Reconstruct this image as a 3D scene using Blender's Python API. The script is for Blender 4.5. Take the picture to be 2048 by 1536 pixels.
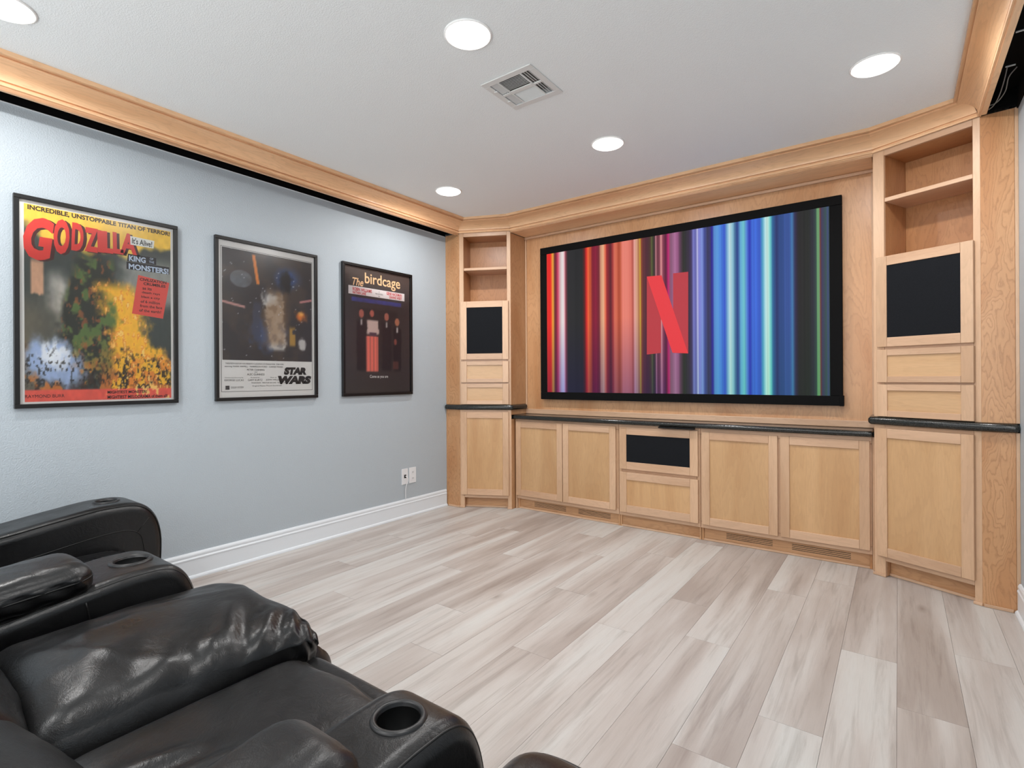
import bpy, bmesh, math, random
import numpy as np
from mathutils import Vector, Matrix
R = math.radians
for o in list(bpy.data.objects): bpy.data.objects.remove(o)
SC = bpy.context.scene
COL = SC.collection
random.seed(7)

# ------------------------------------------------------------------ camera
cam_d = bpy.data.cameras.new('camera'); cam = bpy.data.objects.new('camera', cam_d); COL.objects.link(cam)
TH, PH, CAMH = R(36.3), R(.32), 1.22
_d = Vector((-math.sin(TH), math.cos(TH), 0)); _r0 = Vector((math.cos(TH), math.sin(TH), 0)); _u0 = Vector((0, 0, 1))
_r = _r0 * math.cos(PH) - _u0 * math.sin(PH); _u = _u0 * math.cos(PH) + _r0 * math.sin(PH)
cam.matrix_world = Matrix(((_r.x, _u.x, -_d.x, 0), (_r.y, _u.y, -_d.y, 0), (_r.z, _u.z, -_d.z, CAMH), (0, 0, 0, 1)))
cam_d.sensor_width = 36; cam_d.lens = 1052 / 2048 * 36; cam_d.shift_y = -11.7 / 2048; cam_d.clip_start = .02
SC.camera = cam
# ------------------------------------------------------------------ light and exposure
W = bpy.data.worlds.new('world'); SC.world = W; W.use_nodes = True
W.node_tree.nodes['Background'].inputs[0].default_value = (.97, .985, 1, 1)
W.node_tree.nodes['Background'].inputs[1].default_value = 3.45      # uniform fill light, let in by the opening added at the back
CAN_W = 12.8                                                        # power of one recessed ceiling lamp
SC.view_settings.view_transform = 'Standard'; SC.view_settings.look = 'None'
SC.view_settings.exposure = 0.12; SC.view_settings.gamma = 1.0; SC.view_settings.use_curve_mapping = False

# ------------------------------------------------------------------ helpers
def lin(c):
    return tuple(((x/255)/12.92 if x/255 <= .04045 else ((x/255+.055)/1.055)**2.4) for x in c[:3]) + (1,)
def tag(o, label=None, cat=None, group=None, kind=None):
    if label: o['label'] = label
    if cat: o['category'] = cat
    if group: o['group'] = group
    if kind: o['kind'] = kind
    return o
def link(o, parent=None):
    COL.objects.link(o)
    if parent is not None: o.parent = parent
    return o
def thing(name, label, cat, loc=(0, 0, 0), rz=0, group=None, mat=None):
    o = bpy.data.objects.new(name, None); o.empty_display_size = .1; link(o)
    if mat is not None: o.matrix_world = mat
    else: o.location = loc; o.rotation_euler = (0, 0, rz)
    return tag(o, label, cat, group)
def mesh(name, verts, faces, m=None, parent=None, smooth=False, loc=(0, 0, 0), rot=(0, 0, 0)):
    me = bpy.data.meshes.new(name); me.from_pydata([tuple(v) for v in verts], [], faces); me.update()
    if smooth: me.polygons.foreach_set('use_smooth', [True]*len(me.polygons))
    o = bpy.data.objects.new(name, me)
    if m: me.materials.append(m)
    o.location = loc; o.rotation_euler = rot
    return link(o, parent)
def fixn(o):
    b = bmesh.new(); b.from_mesh(o.data); bmesh.ops.recalc_face_normals(b, faces=b.faces); b.to_mesh(o.data); b.free(); return o
BV = [(-1,-1,-1),(1,-1,-1),(1,1,-1),(-1,1,-1),(-1,-1,1),(1,-1,1),(1,1,1),(-1,1,1)]
BF = [(3,2,1,0),(4,5,6,7),(0,1,5,4),(1,2,6,5),(2,3,7,6),(3,0,4,7)]
def box(name, x0, x1, y0, y1, z0, z1, m, parent=None, bev=.0015, seg=1):
    """a board: its origin is its own centre, so that its grain runs in its own axes"""
    c = ((x0+x1)/2, (y0+y1)/2, (z0+z1)/2); h = ((x1-x0)/2, (y1-y0)/2, (z1-z0)/2)
    o = mesh(name, [(v[0]*h[0], v[1]*h[1], v[2]*h[2]) for v in BV], BF, m, parent, loc=c)
    if bev: bevel(o, min(bev, min(h)*.9), seg)
    return o
def bevel(o, w, seg=3, ang=30, smooth=None):
    b = o.modifiers.new('bevel', 'BEVEL'); b.width = w; b.segments = seg; b.limit_method = 'ANGLE'; b.angle_limit = R(ang)
    if smooth or (smooth is None and seg > 1):
        o.data.polygons.foreach_set('use_smooth', [True]*len(o.data.polygons)); b.harden_normals = True
    return o
def prism(name, poly, z0, z1, m, parent=None, axis='z'):
    """extrude a polygon: axis z -> (x,y) outline, axis x -> (y,z) outline"""
    n = len(poly)
    f = (lambda p, t: (p[0], p[1], t)) if axis == 'z' else (lambda p, t: (t, p[0], p[1]))
    v = [f(p, z0) for p in poly] + [f(p, z1) for p in poly]
    F = [tuple(range(n))[::-1], tuple(range(n, 2*n))] + [(i, (i+1) % n, n+(i+1) % n, n+i) for i in range(n)]
    return fixn(mesh(name, v, F, m, parent))
def lathe(name, prof, m, parent=None, n=40, loc=(0, 0, 0), smooth=True):
    v, F = [], []
    k = len(prof)
    for i in range(n):
        a = 2*math.pi*i/n
        v += [(r*math.cos(a), r*math.sin(a), z) for r, z in prof]
    for i in range(n):
        j = (i+1) % n
        F += [(i*k+q, j*k+q, j*k+q+1, i*k+q+1) for q in range(k-1)]
    o = mesh(name, v, F, m, parent, smooth, loc)
    b = bmesh.new(); b.from_mesh(o.data); bmesh.ops.remove_doubles(b, verts=b.verts, dist=1e-6)
    bmesh.ops.recalc_face_normals(b, faces=b.faces); b.to_mesh(o.data); b.free()
    return o
def tube(name, pts, r, m, parent=None, n=8, closed=False):
    pts = [Vector(p) for p in pts]; v, F = [], []; N = len(pts); prev = None
    for i, p in enumerate(pts):
        t = (pts[(i+1) % N] if (closed or i < N-1) else p) - (pts[i-1] if (closed or i > 0) else p); t.normalize()
        a = prev if prev is not None else (Vector((0, 0, 1)) if abs(t.z) < .9 else Vector((1, 0, 0)))
        x = (a - t*a.dot(t)).normalized(); prev = x; y = t.cross(x)
        v += [p + r*(math.cos(2*math.pi*k/n)*x + math.sin(2*math.pi*k/n)*y) for k in range(n)]
    for i in range(N if closed else N-1):
        j = (i+1) % N
        F += [(i*n+k, i*n+(k+1) % n, j*n+(k+1) % n, j*n+k) for k in range(n)]
    if not closed: F += [tuple(range(n))[::-1], tuple((N-1)*n+k for k in range(n))]
    return fixn(mesh(name, v, F, m, parent, True))
def smoothpath(pts, k=6):
    """Catmull-Rom through the points"""
    P = [np.array(p, float) for p in pts]; P = [2*P[0]-P[1]] + P + [2*P[-1]-P[-2]]; out = []
    for i in range(1, len(P)-2):
        for t in np.linspace(0, 1, k, endpoint=False):
            a, b, c, d = P[i-1:i+3]
            out.append(.5*((2*b)+(-a+c)*t+(2*a-5*b+4*c-d)*t*t+(-a+3*b-3*c+d)*t**3))
    return [tuple(p) for p in out] + [tuple(P[-2])]

# ------------------------------------------------------------------ materials
def new_mat(name):
    m = bpy.data.materials.new(name); m.use_nodes = True; nt = m.node_tree
    return m, nt, nt.nodes['Principled BSDF']
def N(nt, t, **kw):
    n = nt.nodes.new(t)
    for k, v in kw.items():
        if k[0] == 'i' and k[1:].isdigit(): n.inputs[int(k[1:])].default_value = v
        elif k in n.inputs: n.inputs[k].default_value = v
        else: setattr(n, k, v)
    return n
def plain(name, c, rough=.5, metal=0, spec=None, emis=None, strength=0):
    m, nt, b = new_mat(name); b.inputs['Base Color'].default_value = lin(c) if max(c) > 1 else (*c, 1)
    b.inputs['Roughness'].default_value = rough; b.inputs['Metallic'].default_value = metal
    if spec is not None: b.inputs['Specular IOR Level'].default_value = spec
    if emis: b.inputs['Emission Color'].default_value = lin(emis); b.inputs['Emission Strength'].default_value = strength
    return m
def bump(nt, b, src, strength, dist):
    n = N(nt, 'ShaderNodeBump'); n.inputs['Strength'].default_value = strength; n.inputs['Distance'].default_value = dist
    nt.links.new(src, n.inputs['Height']); nt.links.new(n.outputs[0], b.inputs['Normal']); return n
def coords(nt, scale, rnd=13.0):
    """object coordinates, shifted by a random amount for every object"""
    tc = N(nt, 'ShaderNodeTexCoord'); oi = N(nt, 'ShaderNodeObjectInfo')
    mu = N(nt, 'ShaderNodeVectorMath', operation='MULTIPLY'); mu.inputs[1].default_value = (rnd, rnd*1.7, rnd*.6)
    nt.links.new(oi.outputs['Random'], mu.inputs[0])
    ad = N(nt, 'ShaderNodeVectorMath', operation='ADD'); nt.links.new(tc.outputs['Object'], ad.inputs[0]); nt.links.new(mu.outputs[0], ad.inputs[1])
    mp = N(nt, 'ShaderNodeMapping'); mp.inputs['Scale'].default_value = scale; nt.links.new(ad.outputs[0], mp.inputs[0])
    return mp.outputs[0], oi
def ramp(nt, src, stops):
    r = N(nt, 'ShaderNodeValToRGB'); e = r.color_ramp.elements
    while len(e) < len(stops): e.new(.5)
    for k, (p, c) in enumerate(stops): e[k].position = p; e[k].color = c if len(c) == 4 else (*c, 1)
    nt.links.new(src, r.inputs[0]); return r.outputs[0]
def mix(nt, a, b, fac, blend='MIX'):
    m = N(nt, 'ShaderNodeMix', data_type='RGBA', blend_type=blend)
    if hasattr(fac, 'default_value') or hasattr(fac, 'links'): nt.links.new(fac, m.inputs[0])
    else: m.inputs[0].default_value = fac
    for s, i in ((a, 6), (b, 7)):
        if isinstance(s, tuple): m.inputs[i].default_value = s
        else: nt.links.new(s, m.inputs[i])
    return m.outputs[2]
def wall_mat(name, c, sc=140, st=.35, rough=.55):
    m, nt, b = new_mat(name); b.inputs['Base Color'].default_value = lin(c); b.inputs['Roughness'].default_value = rough
    tc = N(nt, 'ShaderNodeTexCoord'); n = N(nt, 'ShaderNodeTexNoise', Scale=sc, Detail=2.0, Roughness=.5)
    nt.links.new(tc.outputs['Object'], n.inputs['Vector'])
    bump(nt, b, ramp(nt, n.outputs[0], [(.38, (0, 0, 0)), (.66, (1, 1, 1))]), st, .002)
    return m
def maple(name, base, dark, axis='z', fig=.35, rough=.34, st=.16, k=22.0, ns=5.0):
    """maple: pale wood with a faint cathedral figure running along one axis"""
    m, nt, b = new_mat(name)
    s = {'z': (1, 1, st), 'x': (st, 1, 1), 'y': (1, st, 1)}[axis]
    v, oi = coords(nt, s)
    n1 = N(nt, 'ShaderNodeTexNoise', Scale=ns, Detail=3.0, Roughness=.5, Distortion=.5); nt.links.new(v, n1.inputs['Vector'])
    n2 = N(nt, 'ShaderNodeTexNoise', Scale=90.0, Detail=3.0, Roughness=.6); nt.links.new(v, n2.inputs['Vector'])
    # growth-ring contour lines: fract(noise*k) close to 1
    mt = N(nt, 'ShaderNodeMath', operation='MULTIPLY'); mt.inputs[1].default_value = k; nt.links.new(n1.outputs[0], mt.inputs[0])
    n4 = N(nt, 'ShaderNodeMath', operation='MULTIPLY_ADD'); n4.inputs[1].default_value = .9; nt.links.new(n2.outputs[0], n4.inputs[0]); nt.links.new(mt.outputs[0], n4.inputs[2])
    fr = N(nt, 'ShaderNodeMath', operation='FRACT'); nt.links.new(n4.outputs[0], fr.inputs[0])
    line = ramp(nt, fr.outputs[0], [(.0, (.2,)*3), (.12, (0, 0, 0)), (.6, (.10,)*3), (.90, (1, 1, 1)), (1.0, (.2,)*3)])
    c = ramp(nt, n1.outputs[0], [(.3, lin(dark)), (.5, lin(base)), (.72, lin(tuple(min(255, x+9) for x in base)))])
    fg = N(nt, 'ShaderNodeMath', operation='MULTIPLY'); fg.inputs[1].default_value = fig; nt.links.new(line, fg.inputs[0])
    c = mix(nt, c, lin(tuple(x*.84 for x in dark)), fg.outputs[0])
    c = mix(nt, c, ramp(nt, n2.outputs[0], [(.3, (.86,)*3), (.7, (1, 1, 1))]), .55, 'MULTIPLY')
    h = N(nt, 'ShaderNodeHueSaturation'); mr = N(nt, 'ShaderNodeMapRange'); mr.inputs['To Min'].default_value = .93; mr.inputs['To Max'].default_value = 1.05
    nt.links.new(oi.outputs['Random'], mr.inputs[0]); nt.links.new(mr.outputs[0], h.inputs['Value']); nt.links.new(c, h.inputs['Color'])
    nt.links.new(h.outputs[0], b.inputs['Base Color']); b.inputs['Roughness'].default_value = rough
    bump(nt, b, n2.outputs[0], .05, .001)
    return m
MW_BASE, MW_DARK = (200, 153, 111), (186, 134, 90)
M = {
    'wall': wall_mat('wall_paint_blue_grey', (174, 184, 191)),
    'ceil': wall_mat('ceiling_paint', (239, 243, 243), 170, .3, .7),
    'white': plain('white_trim_paint', (222, 228, 233), .35),
    'black': plain('matte_black', (14, 14, 15), .75, spec=.2),
    'blackpaint': plain('black_cavity_paint', (9, 9, 10), .9, spec=.1),
    'blackframe': plain('black_frame_lacquer', (15, 14, 14), .35),
    'velvet': plain('black_velvet_frame', (8, 8, 9), .8, spec=.15),
    'crown': maple('maple_crown_lightened', (240, 196, 152), (228, 178, 132), 'x', .25),  # same maple lightened, making up for weak light on the down-facing crown
    'inz': maple('maple_shaded_inside_vertical', (182, 130, 86), (166, 110, 66), 'z', .30, st=.24),  # same maple darkened: shade of the open shelves put into the colour
    'inx': maple('maple_shaded_inside_horizontal', (182, 128, 82), (166, 108, 62), 'x', .30, st=.24),  # horizontal copy, shade painted in likewise
    'mz': maple('maple_vertical', MW_BASE, MW_DARK, 'z', .30, st=.24, k=24.0),
    'mx': maple('maple_horizontal', MW_BASE, MW_DARK, 'x', .35),
    'my': maple('maple_lengthwise', (201, 159, 118), (186, 139, 96), 'y', .35),
    'rail': maple('maple_rail', (208, 171, 140), (196, 157, 125), 'x', .15),
    'stile': maple('maple_stile', (210, 173, 140), (198, 159, 125), 'z', .15),
    'panel': maple('maple_door_panel', (203, 162, 117), (191, 147, 102), 'z', .12),
    'panelx': maple('maple_drawer_panel', (206, 167, 125), (195, 154, 111), 'x', .12),
    'figured': maple('maple_figured', (196, 148, 105), (182, 128, 84), 'z', .55, st=.36, k=30.0, ns=4.5),
    'steel': plain('grey_cable', (150, 150, 148), .5),
    'plastic': plain('white_plastic', (225, 227, 230), .3),
    'slot': plain('dark_slot', (30, 29, 28), .8),
    'ventwhite': plain('vent_enamel', (220, 221, 219), .4),
    'ventdark': plain('vent_duct', (140, 137, 132), .8),
    'can': plain('lamp_trim', (250, 250, 248), .4),
    'lens': plain('lamp_glowing_reflector', (250, 250, 248), .4, emis=(255, 252, 246), strength=3.0),  # reflector dish made to glow, so the whole lamp disc looks white
    'bulb': plain('lamp_bulb', (255, 255, 255), .5, emis=(255, 252, 246), strength=12),
    'cup': plain('cup_plastic', (10, 10, 10), .35),
    'ring': plain('cup_ring', (26, 26, 27), .38),
    'piping': plain('leather_piping', (10, 10, 10), .45),
}
def granite():
    m, nt, b = new_mat('black_granite'); tc = N(nt, 'ShaderNodeTexCoord')
    n = N(nt, 'ShaderNodeTexNoise', Scale=260.0, Detail=3.0); nt.links.new(tc.outputs['Object'], n.inputs['Vector'])
    nt.links.new(ramp(nt, n.outputs[0], [(.35, lin((20, 20, 20))), (.6, lin((44, 45, 42))), (.78, lin((86, 86, 80)))]), b.inputs['Base Color'])
    b.inputs['Roughness'].default_value = .18; return m
M['granite'] = granite()
def speaker_cloth():
    m, nt, b = new_mat('speaker_grille_cloth'); tc = N(nt, 'ShaderNodeTexCoord')
    n = N(nt, 'ShaderNodeTexNoise', Scale=900.0); nt.links.new(tc.outputs['Object'], n.inputs['Vector'])
    nt.links.new(ramp(nt, n.outputs[0], [(.3, lin((16, 17, 20))), (.7, lin((31, 33, 37)))]), b.inputs['Base Color'])
    b.inputs['Roughness'].default_value = .9; b.inputs['Specular IOR Level'].default_value = .15; return m
M['cloth'] = speaker_cloth()
def leather():
    m, nt, b = new_mat('black_leather'); tc = N(nt, 'ShaderNodeTexCoord')
    n = N(nt, 'ShaderNodeTexNoise', Scale=7.0, Detail=3.0, Roughness=.55); nt.links.new(tc.outputs['Object'], n.inputs['Vector'])
    nt.links.new(ramp(nt, n.outputs[0], [(.3, lin((10, 10, 11))), (.7, lin((19, 19, 20)))]), b.inputs['Base Color'])
    nt.links.new(ramp(nt, n.outputs[0], [(.3, (.27,)*3), (.7, (.40,)*3)]), b.inputs['Roughness'])
    v = N(nt, 'ShaderNodeTexVoronoi', Scale=420.0); nt.links.new(tc.outputs['Object'], v.inputs['Vector'])
    f = N(nt, 'ShaderNodeTexNoise', Scale=26.0, Detail=4.0, Roughness=.6, Distortion=1.0); nt.links.new(tc.outputs['Object'], f.inputs['Vector'])
    mm = N(nt, 'ShaderNodeMath', operation='MULTIPLY_ADD'); mm.inputs[1].default_value = .10
    nt.links.new(v.outputs[0], mm.inputs[0]); nt.links.new(f.outputs[0], mm.inputs[2])
    bump(nt, b, mm.outputs[0], .22, .006); return m
M['leather'] = leather()
def planks():
    m, nt, b = new_mat('vinyl_plank_oak'); v, oi = coords(nt, (1, .10, 1), 23.0)
    n1 = N(nt, 'ShaderNodeTexNoise', Scale=6.5, Detail=3.0, Roughness=.5, Distortion=.35); nt.links.new(v, n1.inputs['Vector'])
    v2, _ = coords(nt, (1, .055, 1), 23.0)
    n2 = N(nt, 'ShaderNodeTexNoise', Scale=30.0, Detail=5.0, Roughness=.65, Distortion=.5); nt.links.new(v2, n2.inputs['Vector'])
    n3 = N(nt, 'ShaderNodeTexNoise', Scale=210.0, Detail=2.0); nt.links.new(v2, n3.inputs['Vector'])
    # per plank: obj.color.r shifts pale <-> brown
    ad = N(nt, 'ShaderNodeMath', operation='MULTIPLY_ADD'); ad.inputs[1].default_value = .5
    sep = N(nt, 'ShaderNodeSeparateColor'); nt.links.new(oi.outputs['Color'], sep.inputs[0])
    sb = N(nt, 'ShaderNodeMath', operation='SUBTRACT'); sb.inputs[1].default_value = .5; nt.links.new(sep.outputs[0], sb.inputs[0])
    nt.links.new(sb.outputs[0], ad.inputs[0]); nt.links.new(n1.outputs[0], ad.inputs[2])
    c = ramp(nt, ad.outputs[0], [(.28, lin((162, 151, 144))), (.42, lin((178, 169, 163))), (.54, lin((191, 185, 180))), (.68, lin((197, 195, 191)))])
    c = mix(nt, c, ramp(nt, n2.outputs[0], [(.28, lin((168, 159, 152))), (.5, (1, 1, 1)), (.75, (1, 1, 1))]), .42, 'MULTIPLY')
    c = mix(nt, c, ramp(nt, n3.outputs[0], [(.3, (.9,)*3), (.6, (1, 1, 1))]), .4, 'MULTIPLY')
    # knots
    vv, _ = coords(nt, (2.6, 1.1, 1), 31.0)
    k = N(nt, 'ShaderNodeTexVoronoi', Scale=1.5); nt.links.new(vv, k.inputs['Vector'])
    c = mix(nt, lin((129, 116, 108)), c, ramp(nt, k.outputs[0], [(.0, (.1,)*3), (.045, (.55,)*3), (.12, (1, 1, 1))]))
    nt.links.new(c, b.inputs['Base Color']); b.inputs['Roughness'].default_value = .42
    bump(nt, b, n3.outputs[0], .06, .001); return m
M['plank'] = planks()
def colour_attr(name, emis=False, strength=1.0):
    m, nt, b = new_mat(name); a = N(nt, 'ShaderNodeVertexColor', layer_name='Col')
    if emis:
        b.inputs['Base Color'].default_value = (.004, .004, .004, 1); b.inputs['Roughness'].default_value = .9; b.inputs['Specular IOR Level'].default_value = .1
        nt.links.new(a.outputs[0], b.inputs['Emission Color']); b.inputs['Emission Strength'].default_value = strength
    else:
        nt.links.new(a.outputs[0], b.inputs['Base Color']); b.inputs['Roughness'].default_value = .55
    return m
M['print'] = colour_attr('printed_paper'); M['picture'] = colour_attr('projected_picture', True, .92)
def glass():
    m = bpy.data.materials.new('picture_glass'); m.use_nodes = True; nt = m.node_tree; nt.nodes.clear()
    o = N(nt, 'ShaderNodeOutputMaterial'); t = N(nt, 'ShaderNodeBsdfTransparent'); g = N(nt, 'ShaderNodeBsdfGlossy', Roughness=.22)
    f = N(nt, 'ShaderNodeFresnel', IOR=1.28); x = N(nt, 'ShaderNodeMixShader')
    nt.links.new(f.outputs[0], x.inputs[0]); nt.links.new(t.outputs[0], x.inputs[1]); nt.links.new(g.outputs[0], x.inputs[2]); nt.links.new(x.outputs[0], o.inputs[0])
    return m
M['glass'] = glass()
_ink = {}
def ink(c, emis=None):
    k = (c, emis)
    if k not in _ink: _ink[k] = plain('ink', c, .55) if not emis else plain('lit_ink', (8, 8, 8), .8, emis=c, strength=emis)
    return _ink[k]

# ================================================================== THE ROOM
XL, XR, YB, YF, ZC = -3.515, .500, -1.45, 4.26, 2.70
ceil = tag(box('ceiling', XL-.1, XR+.1, YB-.1, YF+.1, ZC, ZC+.08, M['ceil'], bev=0), kind='structure', label='pale grey textured ceiling with recessed lamps')
# the ceiling is pierced where lamps and vent sit: cut below, once they are known
tag(box('wall_left', XL-.1, XL, YB, YF, 0, ZC, M['wall'], bev=0), kind='structure', label='pale blue grey wall with framed posters')
tag(box('wall_right', XR, XR+.1, YB, YF, 0, ZC, M['wall'], bev=0), kind='structure', label='pale blue grey wall at the right edge')
tag(box('wall_front', XL-.1, XR+.1, YF, YF+.1, 0, ZC, M['wall'], bev=0), kind='structure', label='wall behind the built-in cabinets')
# unseen back of the room: its wide opening is added to admit fill light
wb = bpy.data.objects.new('wall_back', None); link(wb); tag(wb, 'unseen wall behind the seats with a wide opening added for fill light', kind='structure')
box('pier', XL-.1, -3.3, YB-.1, YB, 0, ZC, M['wall'], wb, 0); box('pier', .3, XR+.1, YB-.1, YB, 0, ZC, M['wall'], wb, 0)
box('lintel', -3.3, .3, YB-.1, YB, 2.5, ZC, M['wall'], wb, 0)

# ---- floor: every plank is a board of its own
floor = tag(box('floor', XL-.1, XR+.1, YB-.1, YF+.1, -.06, -.006, plain('underlay', (120, 105, 95), .8), bev=0), kind='structure', label='pale oak plank floor')
PW, PL = .2015, 1.575
known = {0: 2.40, -1: 2.765, -2: 2.05, -4: 2.483, -5: 2.86, -6: 2.36, -7: 1.93, -8: 2.615, -9: 1.68, -10: 2.055, -11: 2.905, -12: 2.495, -13: 1.825, -16: 2.74, -17: 2.50, -3: 3.3, -14: 3.1, -15: 2.15, 1: 3.0, 2: 2.2, -18: 3.2}
shade = {(0, 2.40): .3, (-1, 2.765): .35, (-4, 2.483): .42, (-5, 2.86): .3, (-6, 2.36): .66, (-7, 1.93): .25, (-7, 3.505): .6, (-9, 3.255): .55, (-10, 3.63): .62, (-11, 2.905): .68,
         (-12, 2.495): .3, (-13, 3.4): .35, (-8, 2.615): .7, (-17, 2.5): .6, (-16, 2.74): .62, (-10, 2.055): .3}
pm = {}
for k in range(-18, 3):
    xa = max(-.01 + k*PW, XL); xb = min(-.01 + (k+1)*PW, XR)
    if xb - xa < .01: continue
    y0 = known.get(k, 2.0)
    while y0 > YB: y0 -= PL
    ys = []
    while y0 < YF: ys.append(y0); y0 += PL
    for y in ys:
        ya, yb = max(y, YB), min(y+PL, YF)
        if yb - ya < .01: continue
        key = (round(xb-xa, 3), round(yb-ya, 2))
        h = ((xb-xa)/2-.0005, (yb-ya)/2-.0005, .003)
        if key not in pm:
            o = mesh('plank', [(v[0]*h[0], v[1]*h[1], v[2]*h[2]) for v in BV], BF, M['plank'], floor); pm[key] = o.data
        else:
            o = bpy.data.objects.new('plank', pm[key]); link(o, floor)
        o.location = Vector(((xa+xb)/2, (ya+yb)/2, -.003 + random.uniform(-.0003, 0))) - floor.location
        s = None
        for (kk, yy), val in shade.items():
            if kk == k and abs(yy-y) < .12: s = val
        if s is None: s = random.choice([.35, .42, .48, .5, .54, .6])
        o.color = (s, s, s, 1)

# ---- baseboards
def baseboard(name, wallx, sgn, y0, y1, label):
    pr = [(0, 0), (.025, 0), (.025, .008), (.021, .016), (.014, .02), (.0135, .112), (.0165, .115), (.0165, .121), (.012, .127), (.0115, .134), (.0135, .137), (.0125, .146), (.007, .156), (0, .157)]
    v = [(wallx+sgn*a, y, z) for y in (y0, y1) for a, z in pr]; n = len(pr)
    F = [(i, (i+1) % n, n+(i+1) % n, n+i) for i in range(n)] + [tuple(range(n)), tuple(range(n, 2*n))]
    return tag(fixn(mesh(name, v, F, M['white'])), label, kind='structure')
baseboard('baseboard_left', XL, 1, YB, 3.70, 'white moulded baseboard under the posters')
baseboard('baseboard_right', XR, -1, YB, 3.69, 'white moulded baseboard at the right edge')

# ---- crown and valances: face line F and ceiling line T of every run, mitred
RUN = [((-3.353, YB), (-3.208, YB)), ((-3.349, 3.712), (-3.208, 3.632)), ((-2.905, 3.935), (-2.838, 3.786)),
       ((-.122, 3.932), (-.136, 3.786)), ((.352, 3.708), (.243, 3.660)), ((.354, YB), (.240, YB))]
CP = [(0, 2.572), (0, 2.586), (-.05, 2.587), (-.05, 2.590), (.085, 2.590), (.11, 2.597), (.085, 2.604), (-.03, 2.605), (-.03, 2.612), (.085, 2.613)]
for i in range(1, 13):
    t = i/12*math.pi/2; CP.append((.085+.785*(1-math.cos(t)), 2.613+.054*math.sin(t)))
CP += [(.87, 2.669), (.80, 2.670), (.80, 2.678), (1.0, 2.679), (1.0, 2.6995), (0, 2.6995)]
crown_lab = ['long maple crown valance above the posters', 'short maple crown over the far corner cabinet', 'maple crown over the screen recess',
             'short maple crown over the right corner cabinet', 'maple crown valance hanging along the right wall']
for i in range(5):
    (f0, t0), (f1, t1) = RUN[i], RUN[i+1]
    pr = CP
    if i in (1, 3): pr = [(0, 2.5895)] + CP[4:]
    if i == 4: pr = [(0, 2.5845)] + CP[1:]
    L = math.dist(f0, f1); ang = math.atan2(f1[1]-f0[1], f1[0]-f0[0]); ca, sa = math.cos(ang), math.sin(ang)
    def loc(p): dx, dy = p[0]-f0[0], p[1]-f0[1]; return (dx*ca+dy*sa, -dx*sa+dy*ca)
    v = []
    for f, t in ((f0, t0), (f1, t1)):
        for a, z in pr:
            q = loc((f[0]+(t[0]-f[0])*a, f[1]+(t[1]-f[1])*a)); v.append((q[0], q[1], z-2.6))
    n = len(pr); F = [(k, (k+1) % n, n+(k+1) % n, n+k) for k in range(n)] + [tuple(range(n)), tuple(range(n, 2*n))]
    o = fixn(mesh('trim_%d' % (i+1), v, F, M['crown'], loc=(f0[0], f0[1], 2.6), rot=(0, 0, ang)))
    b = o.modifiers.new('es', 'EDGE_SPLIT'); b.split_angle = R(20); o.data.polygons.foreach_set('use_smooth', [True]*len(o.data.polygons))
    tag(o, crown_lab[i], kind='structure')
    if i == 0: # backing board of the valance
        box('backing_board', 0.0, L-.02, .0005, .020, -.0282, .0985, M['crown'], o)
    if i == 4: box('backing_board', 0.02, L, .0005, .026, -.0152, .0985, M['crown'], o)
    if i == 2: box('soffit_board', .004, L-.004, .001, .250, -.024, .09, M['crown'], o)
# black lining of the curtain pockets behind the valances
def pocket(name, x0, x1, wallx, sgn, zb, label):
    o = tag(bpy.data.objects.new(name, None), label, kind='structure'); link(o)
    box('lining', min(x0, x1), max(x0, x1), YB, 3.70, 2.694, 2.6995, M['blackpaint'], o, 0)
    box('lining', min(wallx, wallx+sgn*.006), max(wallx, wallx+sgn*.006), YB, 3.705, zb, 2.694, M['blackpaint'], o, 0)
    return o
pocket('trim_6', XL+.001, -3.375, XL+.0005, 1, 2.583, 'black lined pocket behind the left valance')
pk = pocket('trim_7', .381, XR-.001, XR-.0005, -1, 2.585, 'black lined pocket behind the right valance')
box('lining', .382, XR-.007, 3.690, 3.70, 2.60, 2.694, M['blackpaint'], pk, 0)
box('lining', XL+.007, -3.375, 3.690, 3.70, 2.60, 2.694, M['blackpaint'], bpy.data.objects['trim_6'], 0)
box('white_edge_bead', XL+.0005, XL+.008, YB, 3.70, 2.5795, 2.583, M['white'], bpy.data.objects['trim_6'], 0)

# ---- maple panelling behind the screen
pan = tag(bpy.data.objects.new('trim_8', None), 'flat maple panelling of the recess behind the screen', kind='structure'); link(pan)
box('wall_panel', -2.93, -.10, 4.188, 4.208, .87, 2.60, M['mz'], pan)
PB = 4.188
for nm, a in (('cove_strip', (-2.905, -.122, PB-.022, PB-.0005, 2.553, 2.575)), ('base_strip', (-2.905, -.122, PB-.012, PB-.0005, .878, .925))):
    box(nm, *a, M['rail'], pan, .006, 2)
box('corner_strip', -2.903, -2.889, PB-.013, PB-.0005, .926, 2.552, M['stile'], pan); box('corner_strip', -.138, -.124, PB-.013, PB-.0005, .926, 2.552, M['stile'], pan)

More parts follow.
